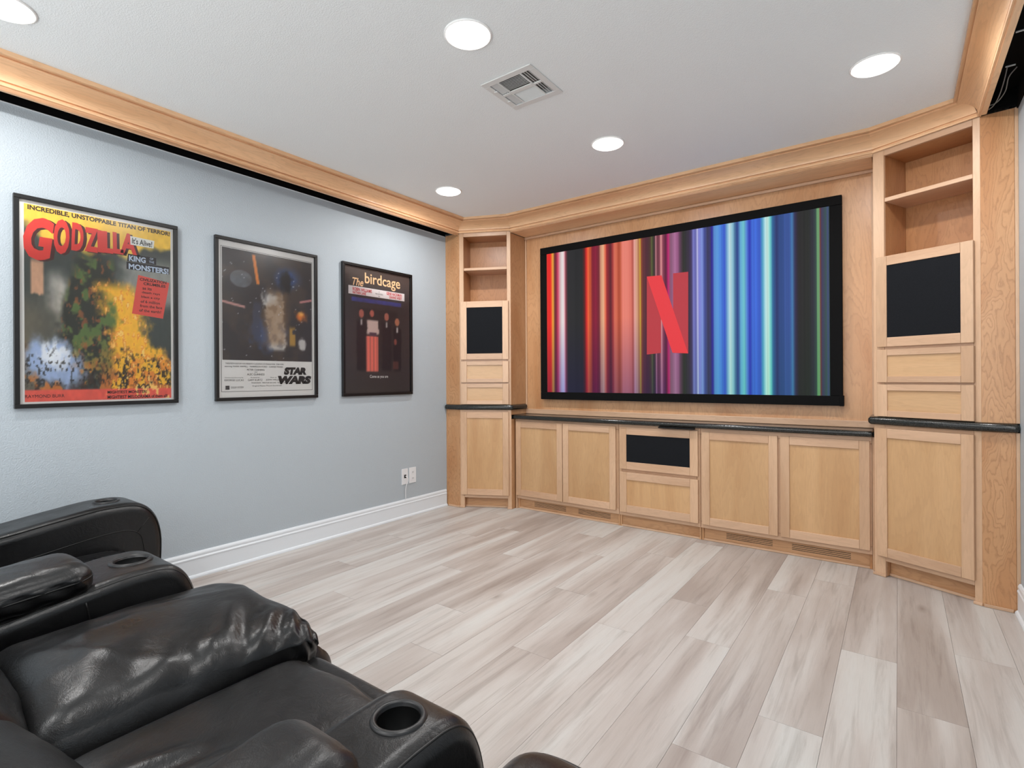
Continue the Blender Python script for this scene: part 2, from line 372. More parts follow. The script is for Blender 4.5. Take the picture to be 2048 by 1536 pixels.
# ================================================================== CABINETS
def framed(name, x0, x1, z0, z1, parent, yf=-.020, fill='panel', sw=.056, label=None):
    """a shaker front: two stiles, two rails and a recessed panel or a cloth grille; parts of one door"""
    th = .019
    d = bpy.data.objects.new(name, None); d.empty_display_size = .05; link(d, parent); d.location = (x0, yf, z0)
    w, h = x1-x0, z1-z0
    box('stile', 0, sw, 0, th, 0, h, M['stile'], d, .002, 2); box('stile', w-sw, w, 0, th, 0, h, M['stile'], d, .002, 2)
    rw = sw if h > .25 else .036
    box('rail', sw+.0004, w-sw-.0004, 0, th, 0, rw, M['rail'], d, .002, 2); box('rail', sw+.0004, w-sw-.0004, 0, th, h-rw, h, M['rail'], d, .002, 2)
    if fill == 'grille':
        g = box('speaker_grille', sw-.003, w-sw+.003, .005, th-.004, rw-.003, h-rw+.003, M['cloth'], d, 0); g['label'] = 'black cloth speaker grille'
    else:
        box('panel', sw-.003, w-sw+.003, .0085, th-.003, rw-.003, h-rw+.003, M[fill], d, 0)
    if label: d['label'] = label
    return d
ZCT0, ZCT1 = .925, .971                     # counter of the corner cabinets
def tower(label, P0, P1, op, dx, sh, side):
    """corner cabinet: local x along the face (left to right), y into the cabinet"""
    w = math.dist(P0, P1); ang = math.atan2(P1[1]-P0[1], P1[0]-P0[0])
    t = thing('corner_cabinet', label, 'cabinet', (P0[0], P0[1], 0), ang)
    T = .019; D = .27
    st = op[0], w-op[1]
    # face frame
    for a, b in ((0, op[0]), (op[1], w)):
        box('face_stile', a, b, 0, T, .972, 2.592, M['stile'], t)
        box('face_stile', a, b, 0, T, 0, .924, M['stile'], t)
    for z0, z1, nm in ((2.556, 2.592, 'face_rail'), (1.915, 1.946, 'face_rail'), (1.365, 1.41, 'face_rail'), (1.155, 1.20, 'face_rail'), (.973, 1.00, 'face_rail'), (.885, .924, 'face_rail'), (.097, .145, 'face_rail')):
        box(nm, op[0]+.0005, op[1]-.0005, 0, T, z0, z1, M['rail'], t)
    # carcass of the open part and of the lower part
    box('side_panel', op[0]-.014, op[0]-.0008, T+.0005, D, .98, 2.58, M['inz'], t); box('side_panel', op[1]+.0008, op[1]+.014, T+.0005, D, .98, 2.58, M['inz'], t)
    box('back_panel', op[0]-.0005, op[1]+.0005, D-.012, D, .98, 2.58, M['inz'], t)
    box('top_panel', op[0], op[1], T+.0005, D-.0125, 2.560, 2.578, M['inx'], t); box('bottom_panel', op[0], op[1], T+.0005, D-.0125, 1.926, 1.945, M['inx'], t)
    box('shelf', op[0]+.001, op[1]-.001, .004, D-.013, sh[0], sh[1], M['rail'], t, .002)
    box('toe_kick', op[0]+.0005, op[1]-.0005, .055, .07, .001, .10, M['mx'], t)
    box('kick_return', op[0]-.012, op[0], T+.0005, .07, .001, .0965, M['mx'], t); box('kick_return', op[1], op[1]+.012, T+.0005, .07, .001, .0965, M['mx'], t)
    box('kick_ceiling', op[0]+.0005, op[1]-.0005, T+.0005, .07, .1005, .11, M['mx'], t)
    box('shoe_strip', op[0]+.0005, op[1]-.0005, .043, .0545, .001, .016, M['rail'], t)
    for a, b in ((-.006, op[0]+.004), (op[1]-.004, w+.003)):
        box('shoe_strip', a, b, -.0095, -.0004, .001, .016, M['rail'], t)
    framed('speaker_door', dx[0], dx[1], 1.396, 1.941, t, fill='grille', label='maple framed door with black speaker cloth')
    framed('drawer', dx[0], dx[1], 1.182, 1.379, t, fill='panelx'); framed('drawer', dx[0], dx[1], .976, 1.169, t, fill='panelx')
    framed('door', dx[0]-.003, dx[1]-.002, .127, .903, t, fill='panel')
    return t, ang, w
BL, AL, AR, BR = (-3.345, 3.72), (-2.905, 3.94), (-.122, 3.935), (.354, 3.715)
tL, aL, wL = tower('narrow maple corner cabinet beside the postered wall, with open shelves above', BL, AL, (.041, .457), (.017, .471), (2.238, 2.262), 1)
tR, aR, wR = tower('wide maple corner cabinet at the right wall, with open shelves above', AR, BR, (.061, .492), (.026, .499), (2.276, 2.300), -1)
def local_board(name, p, q, z0, z1, m, parent, th=.018, back=True):
    """a board standing on the world line p-q, made as a child of a cabinet"""
    inv = parent.matrix_basis.inverted() if False else (Matrix.Translation(parent.location) @ Matrix.Rotation(parent.rotation_euler.z, 4, 'Z')).inverted()
    a = inv @ Vector((p[0], p[1], 0)); b = inv @ Vector((q[0], q[1], 0)); L = (b-a).length
    o = mesh(name, [(v[0]*L/2, v[1]*th/2, v[2]*(z1-z0)/2) for v in BV], BF, m, parent); bevel(o, .001, 1)
    an = math.atan2(b.y-a.y, b.x-a.x); mid = (a+b)/2; n = Vector((-math.sin(an), math.cos(an), 0))*(th/2)
    o.location = (mid.x+n.x, mid.y+n.y, (z0+z1)/2); o.rotation_euler = (0, 0, an); return o
FL, FR = (-3.5145, 3.712), (.4985, 3.700)
for z0, z1 in ((.0005, .924), (.972, 2.592)):
    local_board('filler_panel', FL, (-3.3455, 3.7195), z0, z1, M['figured'], tL)
    local_board('filler_panel', (.3545, 3.7145), (.4845, 3.7015), z0, z1, M['figured'], tR)
    local_board('filler_strip', (.4848, 3.699), (.4995, 3.697), z0, z1, M['stile'], tR)
    local_board('return_panel', (AL[0], AL[1]+.0005), (AL[0], PB-.0005), z0 if z0 > .9 else .878, z1 if z0 < .9 else 2.574, M['mz'], tL)
    local_board('return_panel', (AR[0]-.0, PB-.0005), (AR[0]-.0, AR[1]+.0005), z0 if z0 > .9 else .878, z1 if z0 < .9 else 2.574, M['mz'], tR)
local_board('return_panel', (AL[0], AL[1]+.0005), (AL[0], 4.0195), .0005, .838, M['mz'], tL, .016)
local_board('return_panel', (AR[0], 4.0195), (AR[0], AR[1]+.0005), .0005, .838, M['mz'], tR, .012)
local_board('shoe_strip', (-3.488, 3.703), (-3.352, 3.709), .001, .016, M['rail'], tL, .009)
local_board('shoe_strip', (.360, 3.703), (.472, 3.692), .001, .016, M['rail'], tR, .009)

def base_cab(label, x0, x1, xs, kind, grilles):
    Y = 4.000; t = thing('base_cabinet', label, 'cabinet', (x0, Y, 0)); w = x1-x0; T = .019
    box('face_rail', 0.001, w-.001, 0, T, .795, .838, M['rail'], t); box('face_rail', .001, w-.001, 0, T, .097, .145, M['rail'], t)
    cuts = [0] + [b-x0 for b in xs] + [w]
    for k, c in enumerate(cuts):
        a = max(.001, c-.025); b = min(w-.001, c+.025)
        z0 = .146
        box('face_stile', a, b, 0, T, z0, .794, M['stile'], t)
    box('side_panel', .001, .016, T+.0005, .18, .0, .838, M['mz'], t); box('side_panel', w-.016, w-.001, T+.0005, .18, .0, .838, M['mz'], t)
    # toe kick with routed vents
    k = box('toe_kick', .0015, w-.0015, .030, .042, .001, .096, M['mx'], t)
    for g0, g1 in grilles:
        for q in range(4):
            s = box('vent_slot', g0-x0, g1-x0, .0290, .0305, .038+q*.0115, .0415+q*.0115, M['slot'], t, 0)
    box('shoe_strip', .0015, w-.0015, .0205, .0295, .001, .014, M['rail'], t)
    return t
c1 = base_cab('maple base cabinet with two doors beside the far corner cabinet', -2.885, -1.853, [-2.3755], 'd', [(-2.71, -2.375), (-2.25, -1.945)])
framed('door', .0, .502, .130, .818, c1); framed('door', .508, 1.010, .130, .818, c1)
c2 = base_cab('maple base cabinet with speaker cloth door above a deep drawer', -1.852, -1.195, [], 's', [])
framed('speaker_door', .012, .643, .478, .818, c2, fill='grille', sw=.060, label='maple framed door with black speaker cloth'); framed('drawer', .012, .643, .127, .452, c2, fill='panel', sw=.060)
box('face_rail', .026, .630, 0, .019, .44, .49, M['rail'], c2)
c3 = base_cab('maple base cabinet with two doors beside the right corner cabinet', -1.194, -.135, [-.6635], 'd', [(-1.02, -.712), (-.592, -.252)])
framed('door', .014, .523, .126, .814, c3); framed('door', .540, 1.047, .126, .814, c3)
box('leg', -.012, .0005, -.004, .04, .0, .838, M['stile'], c1); box('leg', 1.0595, 1.072, -.004, .04, .0, .838, M['stile'], c3)
# worktops
o = tag(box('countertop', -2.9035, -.1235, 3.955, 4.187, .839, .877, M['granite']), 'long black stone counter under the big screen', 'countertop'); o.modifiers.clear(); bevel(o, .0175, 5)
def off(P, d):  # outline offset of a corner counter
    return P
nL = Vector((math.sin(aL), -math.cos(aL))); nR = Vector((math.sin(aR), -math.cos(aR)))
e = .030
pl = [(XL+.001, 3.712-e-.004), (BL[0]+nL.x*e*.6, BL[1]+nL.y*e-.004), (AL[0]+nL.x*e+.020, AL[1]+nL.y*e+.006), (AL[0]+e, AL[1]+.02), (AL[0]+e, 4.174), (AL[0]-.10, 4.174), (AL[0]-.3, 4.0), (XL+.001, 4.0)]
pr_ = [(XR-.001, 3.70-e-.002), (BR[0]+nR.x*e*.6, BR[1]+nR.y*e-.002), (AR[0]+nR.x*e-.020, AR[1]+nR.y*e+.006), (AR[0]-e, AR[1]+.02), (AR[0]-e, 4.174), (AR[0]+.10, 4.174), (AR[0]+.3, 4.0), (XR-.001, 4.0)]
for nm, p in (('black stone counter wrapping the far corner cabinet', pl), ('black stone counter wrapping the right corner cabinet', pr_)):
    o = tag(prism('countertop', p, ZCT0-.0005, ZCT1+.0005, M['granite']), nm, 'countertop'); bevel(o, .021, 5, 40)

# ================================================================== SCREEN
SY = 4.135
scr = thing('projection_screen', 'large widescreen with black frame showing red and blue light stripes', 'screen',
            mat=Matrix(((1, 0, 0, 0), (0, 0, -1, SY), (0, 1, 0, 0), (0, 0, 0, 1))))
SX0, SX1, SZ0, SZ1 = -2.704, -.299, 1.022, 2.434
PX0, PX1, PZ0, PZ1 = -2.632, -.372, 1.089, 2.370
for nm, a in (('frame_bar', (SX0, SX1, SZ0, PZ0)), ('frame_bar', (SX0, SX1, PZ1, SZ1)), ('frame_bar', (SX0, PX0, PZ0+.0003, PZ1-.0003)), ('frame_bar', (PX1, SX1, PZ0+.0003, PZ1-.0003))):
    box(nm, a[0], a[1], a[2], a[3], -.038, 0, M['velvet'], scr, .004, 2)
box('corner_clip', SX1-.02, SX1+.006, SZ0-.002, PZ0+.002, -.036, .002, M['velvet'], scr)
box('wall_bracket', -2.2, -2.0, 1.3, 2.2, -.0528, -.0385, M['black'], scr); box('wall_bracket', -1.0, -.8, 1.3, 2.2, -.0528, -.0385, M['black'], scr)
STR = """105 235 60 50;118 230 40 40;130 235 50 40;138 240 150 60;147 200 140 60;153 110 50 50;163 130 40 60;172 190 60 90;183 225 150 160;192 215 200 200;208 225 215 215;215 220 150 160;224 120 60 70;235 45 45 47;
325 42 42 44;338 90 35 35;350 200 40 40;362 235 100 60;375 190 80 50;390 120 30 50;410 140 35 60;428 110 40 50;440 200 140 110;455 235 180 140;468 230 110 80;478 150 45 50;500 90 35 45;515 170 60 60;525 215 110 90;540 205 100 75;550 175 75 55;562 190 90 65;575 225 125 110;600 228 130 115;
628 215 115 100;638 170 80 70;650 225 160 150;665 215 160 130;678 170 110 70;685 200 170 60;692 140 70 50;705 95 50 55;730 80 45 55;750 80 60 50;758 95 100 60;765 60 60 45;776 70 50 55;783 200 130 140;790 110 60 70;805 120 60 75;815 225 150 150;828 130 60 80;845 90 35 60;860 190 40 110;870 150 80 110;875 140 90 120;900 170 110 150;920 150 90 130;935 90 60 80;
955 48 50 45;990 60 50 70;1005 70 60 100;1015 120 120 190;1030 100 100 170;1042 190 190 230;1050 120 120 200;1070 130 150 220;1085 70 80 150;1105 60 60 90;1122 60 60 110;1130 50 40 150;1137 60 70 160;1145 90 140 210;1165 90 150 215;1190 70 120 210;1210 60 90 200;1225 110 160 200;1243 190 220 225;1262 130 180 200;1275 70 110 150;
1290 50 70 140;1310 100 170 210;1330 110 190 200;1350 80 120 210;1365 50 60 180;1380 65 105 210;1410 65 105 210;1430 60 90 190;1445 80 160 200;1465 190 230 230;1480 190 225 215;1495 110 200 200;1510 50 100 150;1530 50 60 110;1560 50 75 130;1590 60 85 150;1615 60 85 150;1630 70 120 170;1640 60 80 120;1650 55 50 80;
1670 46 44 46;1730 44 46 44;1760 50 50 60;1780 60 80 75;1786 110 160 110;1798 110 150 110;1805 110 60 60;1815 65 60 90;1840 60 80 80;1852 70 80 120;1862 50 70 70"""
def crop_u(cx, cy=860):
    """position along the screen of a measured stripe"""
    px = 1060+cx/3.103; py = 370+cy/3.103
    v = _d + _r*((px-1024)/1052) - _u*((py-756.3)/1052); t = SY/v.y
    return v.x*t, CAMH+v.z*t
stops = [tuple(map(float, s.split())) for s in STR.replace('\n', '').split(';')]
us = [crop_u(s[0])[0] for s in stops]; us = [PX0 + (u-us[0])/(us[-1]-us[0])*(PX1-PX0) for u in us]
xs, cs = [], []
for i in range(len(us)):
    xs.append(us[i]); cs.append(np.array(stops[i][1:]))
    if i < len(us)-1:
        for q in range(1, 5):
            f = q/5; j = random.uniform(.94, 1.06)
            xs.append(us[i]+(us[i+1]-us[i])*f); cs.append((cs[-q]*(1-f) + np.array(stops[i+1][1:])*f)*j if False else (np.array(stops[i][1:])*(1-f)+np.array(stops[i+1][1:])*f)*j)
rows = [0, .12, .28, .5, 1.0]
v, F, C = [], [], []
for r_ in rows:
    for x, c in zip(xs, cs):
        v.append((x, PZ0+(PZ1-PZ0)*r_, -.004))
        u = (x-PX0)/(PX1-PX0); k = max(0, 1-r_/.5)
        c = np.array(c, float)
        if u < .5: c = c*(1-k*np.array([.38, .34, .16]))+k*np.array([8, 6, 16])
        else: c = c*(1-k*np.array([.12, .02, .08]))
        C.append(lin(np.clip(c, 0, 255)))
n = len(xs)
for a in range(len(rows)-1): F += [(a*n+i, a*n+i+1, (a+1)*n+i+1, (a+1)*n+i) for i in range(n-1)]
pic = mesh('picture', v, F, M['picture'], scr)
ca = pic.data.color_attributes.new('Col', 'FLOAT_COLOR', 'POINT'); ca.data.foreach_set('color', np.array(C, np.float32).ravel())
pic['label'] = 'picture of vertical light stripes, red to blue'
def scr_poly(name, pts, c, z):
    q = [crop_u(*p) for p in pts]; o = mesh(name, [(a, b, z) for a, b in q], [tuple(range(len(q)))], ink(c, .88), pic); return fixn(o)
em = scr_poly('letter_stroke', [(724, 1052), (812, 1042), (812, 562), (724, 568)], (184, 48, 58), -.0032)
scr_poly('letter_stroke', [(887, 1042), (981, 1045), (981, 538), (887, 548)], (184, 48, 60), -.0032)
scr_poly('letter_stroke', [(724, 568), (815, 560), (981, 1045), (883, 1040)], (231, 50, 58), -.0024)
sb = tag(box('sensor_bar', -1.50, -1.225, 3.945, 3.975, .828, .8385, M['black']), 'thin black sensor bar under the long counter edge', 'sensor bar')

# ================================================================== POSTERS
rng = np.random.default_rng(5)
def vnoise(u, v, s, seed):
    g = np.random.default_rng(seed).random((64, 64)); x = u*s % 63; y = v*s % 63
    i = x.astype(int); j = y.astype(int); f = x-i; h = y-j; f = f*f*(3-2*f); h = h*h*(3-2*h); i2 = (i+1) % 64; j2 = (j+1) % 64
    return (g[i, j]*(1-f)+g[i2, j]*f)*(1-h)+(g[i, j2]*(1-f)+g[i2, j2]*f)*h
def fbm(u, v, s, seed, o=4):
    return sum(vnoise(u, v, s*2**k, seed+k)/2**k for k in range(o))/sum(1/2**k for k in range(o))
def sstep(a, b, x): t = np.clip((x-a)/(b-a), 0, 1); return t*t*(3-2*t)
def lay(c, col, k): return c*(1-k[..., None]) + np.array(col, float)*k[..., None]
def art(parent, x0, x1, y0, y1, fn, nu, nv, z=.0082):
    U, V = np.meshgrid(np.linspace(0, 1, nu), np.linspace(0, 1, nv)); c = np.clip(fn(U, V), 0, 255)/255
    c = np.where(c <= .04045, c/12.92, ((c+.055)/1.055)**2.4)
    v = [(x0+(x1-x0)*a, y0+(y1-y0)*b, z) for a, b in zip(U.ravel(), V.ravel())]
    F = [(j*nu+i, j*nu+i+1, (j+1)*nu+i+1, (j+1)*nu+i) for j in range(nv-1) for i in range(nu-1)]
    o = mesh('artwork', v, F, M['print'], parent)
    A = np.ones((nu*nv, 4), np.float32); A[:, :3] = c.reshape(-1, 3)
    o.data.color_attributes.new('Col', 'FLOAT_COLOR', 'POINT').data.foreach_set('color', A.ravel()); return o
def text(parent, s, cx, cy, w, h, m, z=.0090, bold=0, shear=0, rot=0, name='lettering'):
    cu = bpy.data.curves.new('t', 'FONT'); cu.body = s; cu.shear = shear; cu.offset = bold; cu.resolution_u = 3; cu.align_x = 'CENTER'
    to = bpy.data.objects.new('t', cu); COL.objects.link(to); dg = bpy.context.evaluated_depsgraph_get()
    me = bpy.data.meshes.new_from_object(to.evaluated_get(dg)); bpy.data.objects.remove(to); bpy.data.curves.remove(cu)
    P = np.array([v.co[:] for v in me.vertices]); a = P.min(0); b = P.max(0)
    Q = np.zeros_like(P); Q[:, 0] = ((P[:, 0]-a[0])/(b[0]-a[0])-.5)*w; Q[:, 1] = ((P[:, 1]-a[1])/(b[1]-a[1])-.5)*h
    me.vertices.foreach_set('co', Q.ravel()); me.materials.clear(); me.materials.append(m); me.name = name
    o = bpy.data.objects.new(name, me); link(o, parent); o.location = (cx, cy, z); o.rotation_euler = (0, 0, rot); return o
def patch(parent, name, pts, c, z=.0086):
    return fixn(mesh(name, [(x, y, z) for x, y in pts], [tuple(range(len(pts)))], ink(c), parent))
PWD, PHT = .73, 1.062
def poster(yc, label, paper, zb=1.083):
    t = thing('framed_poster', label, 'poster', mat=Matrix(((0, 0, 1, XL+.0005), (1, 0, 0, yc), (0, 1, 0, zb), (0, 0, 0, 1))), group='framed posters on the left wall')
    a, f = PWD/2, .021
    for x0, x1, y0, y1 in ((-a, a, 0, f), (-a, a, PHT-f, PHT), (-a, -a+f, f+.0003, PHT-f-.0003), (a-f, a, f+.0003, PHT-f-.0003)):
        box('frame_bar', x0, x1, y0, y1, 0, .024, M['blackframe'], t, .002, 2)
    box('backing_sheet', -a+f-.001, a-f+.001, f-.001, PHT-f+.001, .003, .0075, ink(paper), t, 0)
    g = box('glass_pane', -a+f-.001, a-f+.001, f-.001, PHT-f+.001, .0135, .0155, M['glass'], t, 0)
    return t
# -- first poster: yellow, red and black (abstract colour fields only)
p1 = poster(.999, 'yellow and red film poster in a thin black frame, nearest the seats', (232, 230, 226))
def onwall(px, py, yc, zb=1.083):   # a place measured in the photograph -> place on the poster's sheet
    v = _d+_r*((px-1024)/1052)-_u*((py-756.3)/1052); t = (XL+.01)/v.x
    return v.y*t-yc, CAMH+v.z*t-zb
def cx1(cx, cy): return onwall(10+cx/3.339, 370+cy/3.339, .999)
def cx2(cx, cy): return onwall(410+cx/4.15, 450+cy/4.15, 1.944)
def cx3(cx, cy): return onwall(660+cx/4.955, 500+cy/4.955, 2.894)
def tbox(parent, s_, cf, x0, y0, x1, y1, m, z=.0090, **kw):
    '''lettering that fills the box whose left edge spans y0..y1 at x0, and which reaches x1'''
    a = cf(x0, y0); b = cf(x0, y1); c = cf(x1, (y0+y1)/2); return text(parent, s_, (a[0]+c[0])/2, (a[1]+b[1])/2, c[0]-a[0], a[1]-b[1], m, z, **kw)
a1 = cx1(133, 1450)[0]; b1 = cx1(1105, 300)[0]; y10 = cx1(133, 1450)[1]; y11 = cx1(133, 120)[1]
def f1(u, v):
    n = fbm(u, v, 6, 1); n2 = fbm(u, v, 16, 9); n3 = fbm(u*1.5, v, 30, 20)
    c = np.zeros(u.shape+(3,))+np.array([62, 68, 64])
    c = lay(c, (240, 196, 70), sstep(.80, .86, v+.25*(n-.5)-.06*sstep(.5, 0, u)))
    c = lay(c, (150, 152, 146), sstep(.55, .75, u+.4*(n-.5))*sstep(.5, .6, v)*sstep(.86, .74, v)*.9)
    c = lay(c, (196, 190, 180), np.exp(-((u-.24+.2*(n-.5))/.07)**2)*sstep(.30, .4, v)*sstep(.72, .6, v)*.9)
    c = lay(c, (120, 108, 88), sstep(.34, .0, u)*sstep(.62, .4, v)*.7)
    m = sstep(.27, .18, np.hypot((u-.42-.1*(n2-.5))*1.15, (v-.45)*.62)+.10*(n-.5)); c = lay(c, (44, 46, 36), m)
    c = lay(c, (96, 122, 60), m*sstep(.46, .60, n2)*.85); c = lay(c, (150, 84, 44), m*sstep(.58, .7, n3)*.7)
    ax = .60+.36*(.62-v); fl = sstep(.17, .06, np.abs(u-ax-.25*(n2-.5))-.15*sstep(.4, .1, v))*sstep(.68, .6, v); c = lay(c, (244, 186, 52), fl*sstep(.3, .45, n2+.15))
    c = lay(c, (214, 122, 44), fl*sstep(.56, .66, n3)*.8)
    c = lay(c, (50, 38, 30), sstep(.30, .10, v+.3*(n2-.5))*sstep(.48, .54, n3)*.95); c = lay(c, (222, 128, 52), sstep(.3, .1, v+.25*(n-.5))*sstep(.50, .60, n2)*.8)
    c = lay(c, (156, 176, 210), sstep(.25, .1, np.hypot((u-.16)*.9, (v-.21-.15*(u-.1)*-1)*1.7)+.2*(n2-.5)))
    c = lay(c, (232, 238, 246), sstep(.14, .04, np.hypot((u-.17), (v-.24)*1.6)+.16*(n3-.5)))
    c = lay(c, (214, 164, 130), sstep(.045, .03, np.abs(u-.075))*sstep(.54, .56, v+.03*(n3-.5))*sstep(.75, .7, v)*.9)
    c = lay(c, (226, 92, 76), sstep(.062, .058, v)); fk = fbm(u*1.3, v, 55, 77, 2); c = lay(c, (30, 26, 22), sstep(.60, .70, fk)*sstep(.34, .2, v)*sstep(.06, .1, v)*.7); c = lay(c, (250, 214, 120), sstep(.64, .72, n3)*fl*.8); return c*(.96+.16*n3[..., None])
art(p1, a1, b1, y10, y11, f1, 150, 200)
BK, RD = ink((24, 20, 20)), ink((222, 58, 48))
PU = lambda u: a1+(b1-a1)*u
PV = lambda v: y10+(y11-y10)*v
WA, HA = b1-a1, y11-y10
ia = cx1(150, 128); ib = cx1(1100, 322); ic = cx1(150, 166)
text(p1, 'INCREDIBLE, UNSTOPPABLE TITAN OF TERROR!', (ia[0]+ib[0])/2, (ia[1]+ic[1])/2, ib[0]-ia[0], ia[1]-ic[1], ink((48, 28, 20)), bold=.035)
for ch, x0, x1, yt, yb in (('G', 118, 330, 195, 488), ('O', 322, 432, 217, 455), ('D', 440, 526, 246, 434), ('Z', 530, 622, 278, 440), ('I', 615, 662, 300, 446), ('L', 658, 722, 306, 450), ('L', 718, 792, 312, 454), ('A', 768, 882, 314, 452)):
    a = cx1(x0, yt); b = cx1(x0, yb); c = cx1(x1, yt); w_, h_ = c[0]-a[0], a[1]-b[1]; sh = {'G': .2, 'O': .12, 'D': .1}.get(ch, -.02)
    text(p1, ch, (a[0]+c[0])/2+.013, (a[1]+b[1])/2-.004, w_*1.04, h_, ink((74, 26, 22)), .0086, bold=.05, shear=sh)
    text(p1, ch, (a[0]+c[0])/2, (a[1]+b[1])/2, w_*.98, h_, RD, .0091, bold=.045, shear=sh)
patch(p1, 'printed_tag', [cx1(838, 398), cx1(992, 424), cx1(998, 374), cx1(836, 340)], (232, 234, 230), .0094); tbox(p1, "It's Alive!", cx1, 848, 352, 982, 392, BK, .0098, bold=.02, rot=R(-2))
patch(p1, 'printed_tag', [cx1(815, 508), cx1(1010, 535), cx1(1010, 488), cx1(822, 458)], (34, 32, 36)); patch(p1, 'printed_tag', [cx1(812, 560), cx1(1098, 598), cx1(1098, 550), cx1(812, 510)], (34, 32, 36), .0087)
LB = ink((190, 206, 226))
tbox(p1, 'KING', cx1, 828, 468, 940, 506, LB, bold=.035); tbox(p1, 'OF\nTHE', cx1, 962, 484, 996, 520, LB); tbox(p1, 'MONSTERS!', cx1, 826, 522, 1092, 560, LB, bold=.035)
patch(p1, 'printed_tag', [cx1(848, 858), cx1(1055, 893), cx1(1098, 655), cx1(890, 600)], (222, 82, 70))
for k, (s_, x0, x1) in enumerate((('CIVILIZATION', 900, 1078), ('CRUMBLES', 925, 1072), ('as its', 918, 980), ('death rays', 914, 1035), ('blast a city', 910, 1035), ('of 6 million', 906, 1035), ('from the face', 902, 1050), ('of the earth!', 896, 1042))):
    y = 620+k*29.5; tbox(p1, s_, cx1, x0, y, x1, y+19, BK, bold=.03 if k < 2 else .015, rot=R(-1))
tbox(p1, 'RAYMOND BURR', cx1, 134, 1402, 398, 1424, BK)
tbox(p1, 'MIGHTIEST MONSTER!', cx1, 685, 1374, 948, 1394, BK, bold=.025); tbox(p1, 'MIGHTIEST MELODRAMA of them all!', cx1, 685, 1406, 1085, 1428, BK, bold=.02)
# -- second poster: dark night-blue picture above a white credit block
p2 = poster(1.944, 'dark blue space film poster with white credit block, middle of three', (226, 225, 222))
def f2(u, v):
    n = fbm(u, v, 5, 31); n2 = fbm(u, v, 18, 37); n3 = fbm(u, v, 45, 41)
    c = np.zeros(u.shape+(3,))+np.array([60, 56, 58]); c = lay(c, (92, 78, 66), sstep(.45, .7, n)*.5)
    c = lay(c, (58, 92, 158), sstep(.20, .03, np.hypot(u-.72, (v-.80)*1.2)+.12*(n-.5))*.9); c = lay(c, (26, 26, 30), sstep(.10, .05, np.hypot((u-.69)*1.0, (v-.77)*.8)+.08*(n2-.5)))
    c = lay(c, (64, 90, 140), sstep(.24, .06, np.hypot((u-.5)*.75, (v-.24)*1.3)+.2*(n2-.5))*.8)
    c = lay(c, (222, 122, 52), sstep(.105, .02, np.hypot(u-.87, (v-.46)*1.25)+.1*(n2-.5))); c = lay(c, (246, 186, 96), sstep(.05, .0, np.hypot(u-.87, (v-.47)*1.3)+.05*(n3-.5)))
    c = lay(c, (124, 130, 138), sstep(.118, .108, np.hypot(u-.19, (v-.74)*1.45))*(.35+.6*n2))
    c = lay(c, (206, 204, 200), sstep(.13, .09, np.abs(u-.535-.10*(n-.5)-.12*np.abs(v-.4)*(v < .4))+.1*np.abs(n2-.5))*sstep(.08, .13, v)*sstep(.70, .60, v)*(.55+.45*sstep(.35, .6, n2)))
    c = lay(c, (150, 112, 74), sstep(.2, .1, np.abs(u-.56)+.12*np.abs(n-.5))*sstep(.4, .75, n)*sstep(.1, .2, v)*sstep(.72, .64, v)*.6)
    c = lay(c, (70, 74, 92), sstep(.06, .03, np.abs(u-.36-.06*(n2-.5)))*sstep(.15, .25, v)*sstep(.58, .5, v)*.8)
    c = lay(c, (228, 226, 222), sstep(.06, .03, np.hypot(u-.88, (v-.17)*.75)+.03*(n3-.5))*.8); c = lay(c, (188, 146, 70), sstep(.045, .025, np.abs(u-.76))*sstep(.13, .17, v)*sstep(.36, .3, v)*sstep(.35, .5, n2)*.9)
    c = lay(c, (232, 140, 62), sstep(.022, .012, np.abs(u-.345+.18*(v-.85)))*sstep(.70, .72, v)*sstep(.985, .97, v))
    c = lay(c, (226, 168, 160), sstep(.016, .006, np.abs(v-.505+.15*(u-.1)))*sstep(.24, .22, u)*.8); c = lay(c, (226, 150, 150), sstep(.016, .006, np.abs(v-.60-.22*(u-.9)))*sstep(.84, .86, u)*.8)
    c = lay(c, (210, 214, 222), sstep(.80, .84, n3)*.6); return c
B2 = ink((38, 34, 34))
for x0, x1, y0, y1 in ((-.326, .326, .058, .0605), (-.326, .326, 1.0005, 1.003), (-.326, -.3235, .0607, 1.0003), (.3235, .326, .0607, 1.0003)):
    patch(p2, 'printed_line', [(x0, y0), (x1, y0), (x1, y1), (x0, y1)], (60, 58, 58), .0084)
art(p2, -.318, .322, .266, .996, f2, 96, 110)
tbox(p2, 'STAR', cx2, 655, 1180, 842, 1244, B2, bold=.085, shear=.18); tbox(p2, 'WARS', cx2, 606, 1252, 882, 1322, B2, bold=.085, shear=.18)
G2 = ink((84, 80, 80))
for s, cx, cy, w_, h_ in (('TWENTIETH CENTURY FOX PRESENTS A LUCASFILM LTD PRODUCTION   STAR WARS', -.10, .243, .40, .010), ('starring MARK HAMILL · HARRISON FORD · CARRIE FISHER', -.105, .223, .40, .013), ('PETER CUSHING', -.10, .203, .12, .012), ('and', -.10, .188, .018, .007), ('ALEC GUINNESS', -.10, .172, .12, .013),
        ('Written and Directed by', -.245, .150, .12, .008), ('GEORGE LUCAS', -.245, .134, .125, .012), ('Produced by', -.105, .150, .06, .008), ('GARY KURTZ', -.105, .134, .10, .012), ('Music by', .025, .150, .045, .008), ('JOHN WILLIAMS', .03, .134, .12, .012),
        ('PANAVISION · PRINTS BY DE LUXE · TECHNICOLOR', 0, .115, .26, .008)):
    text(p2, s, cx, cy, w_, h_, G2)
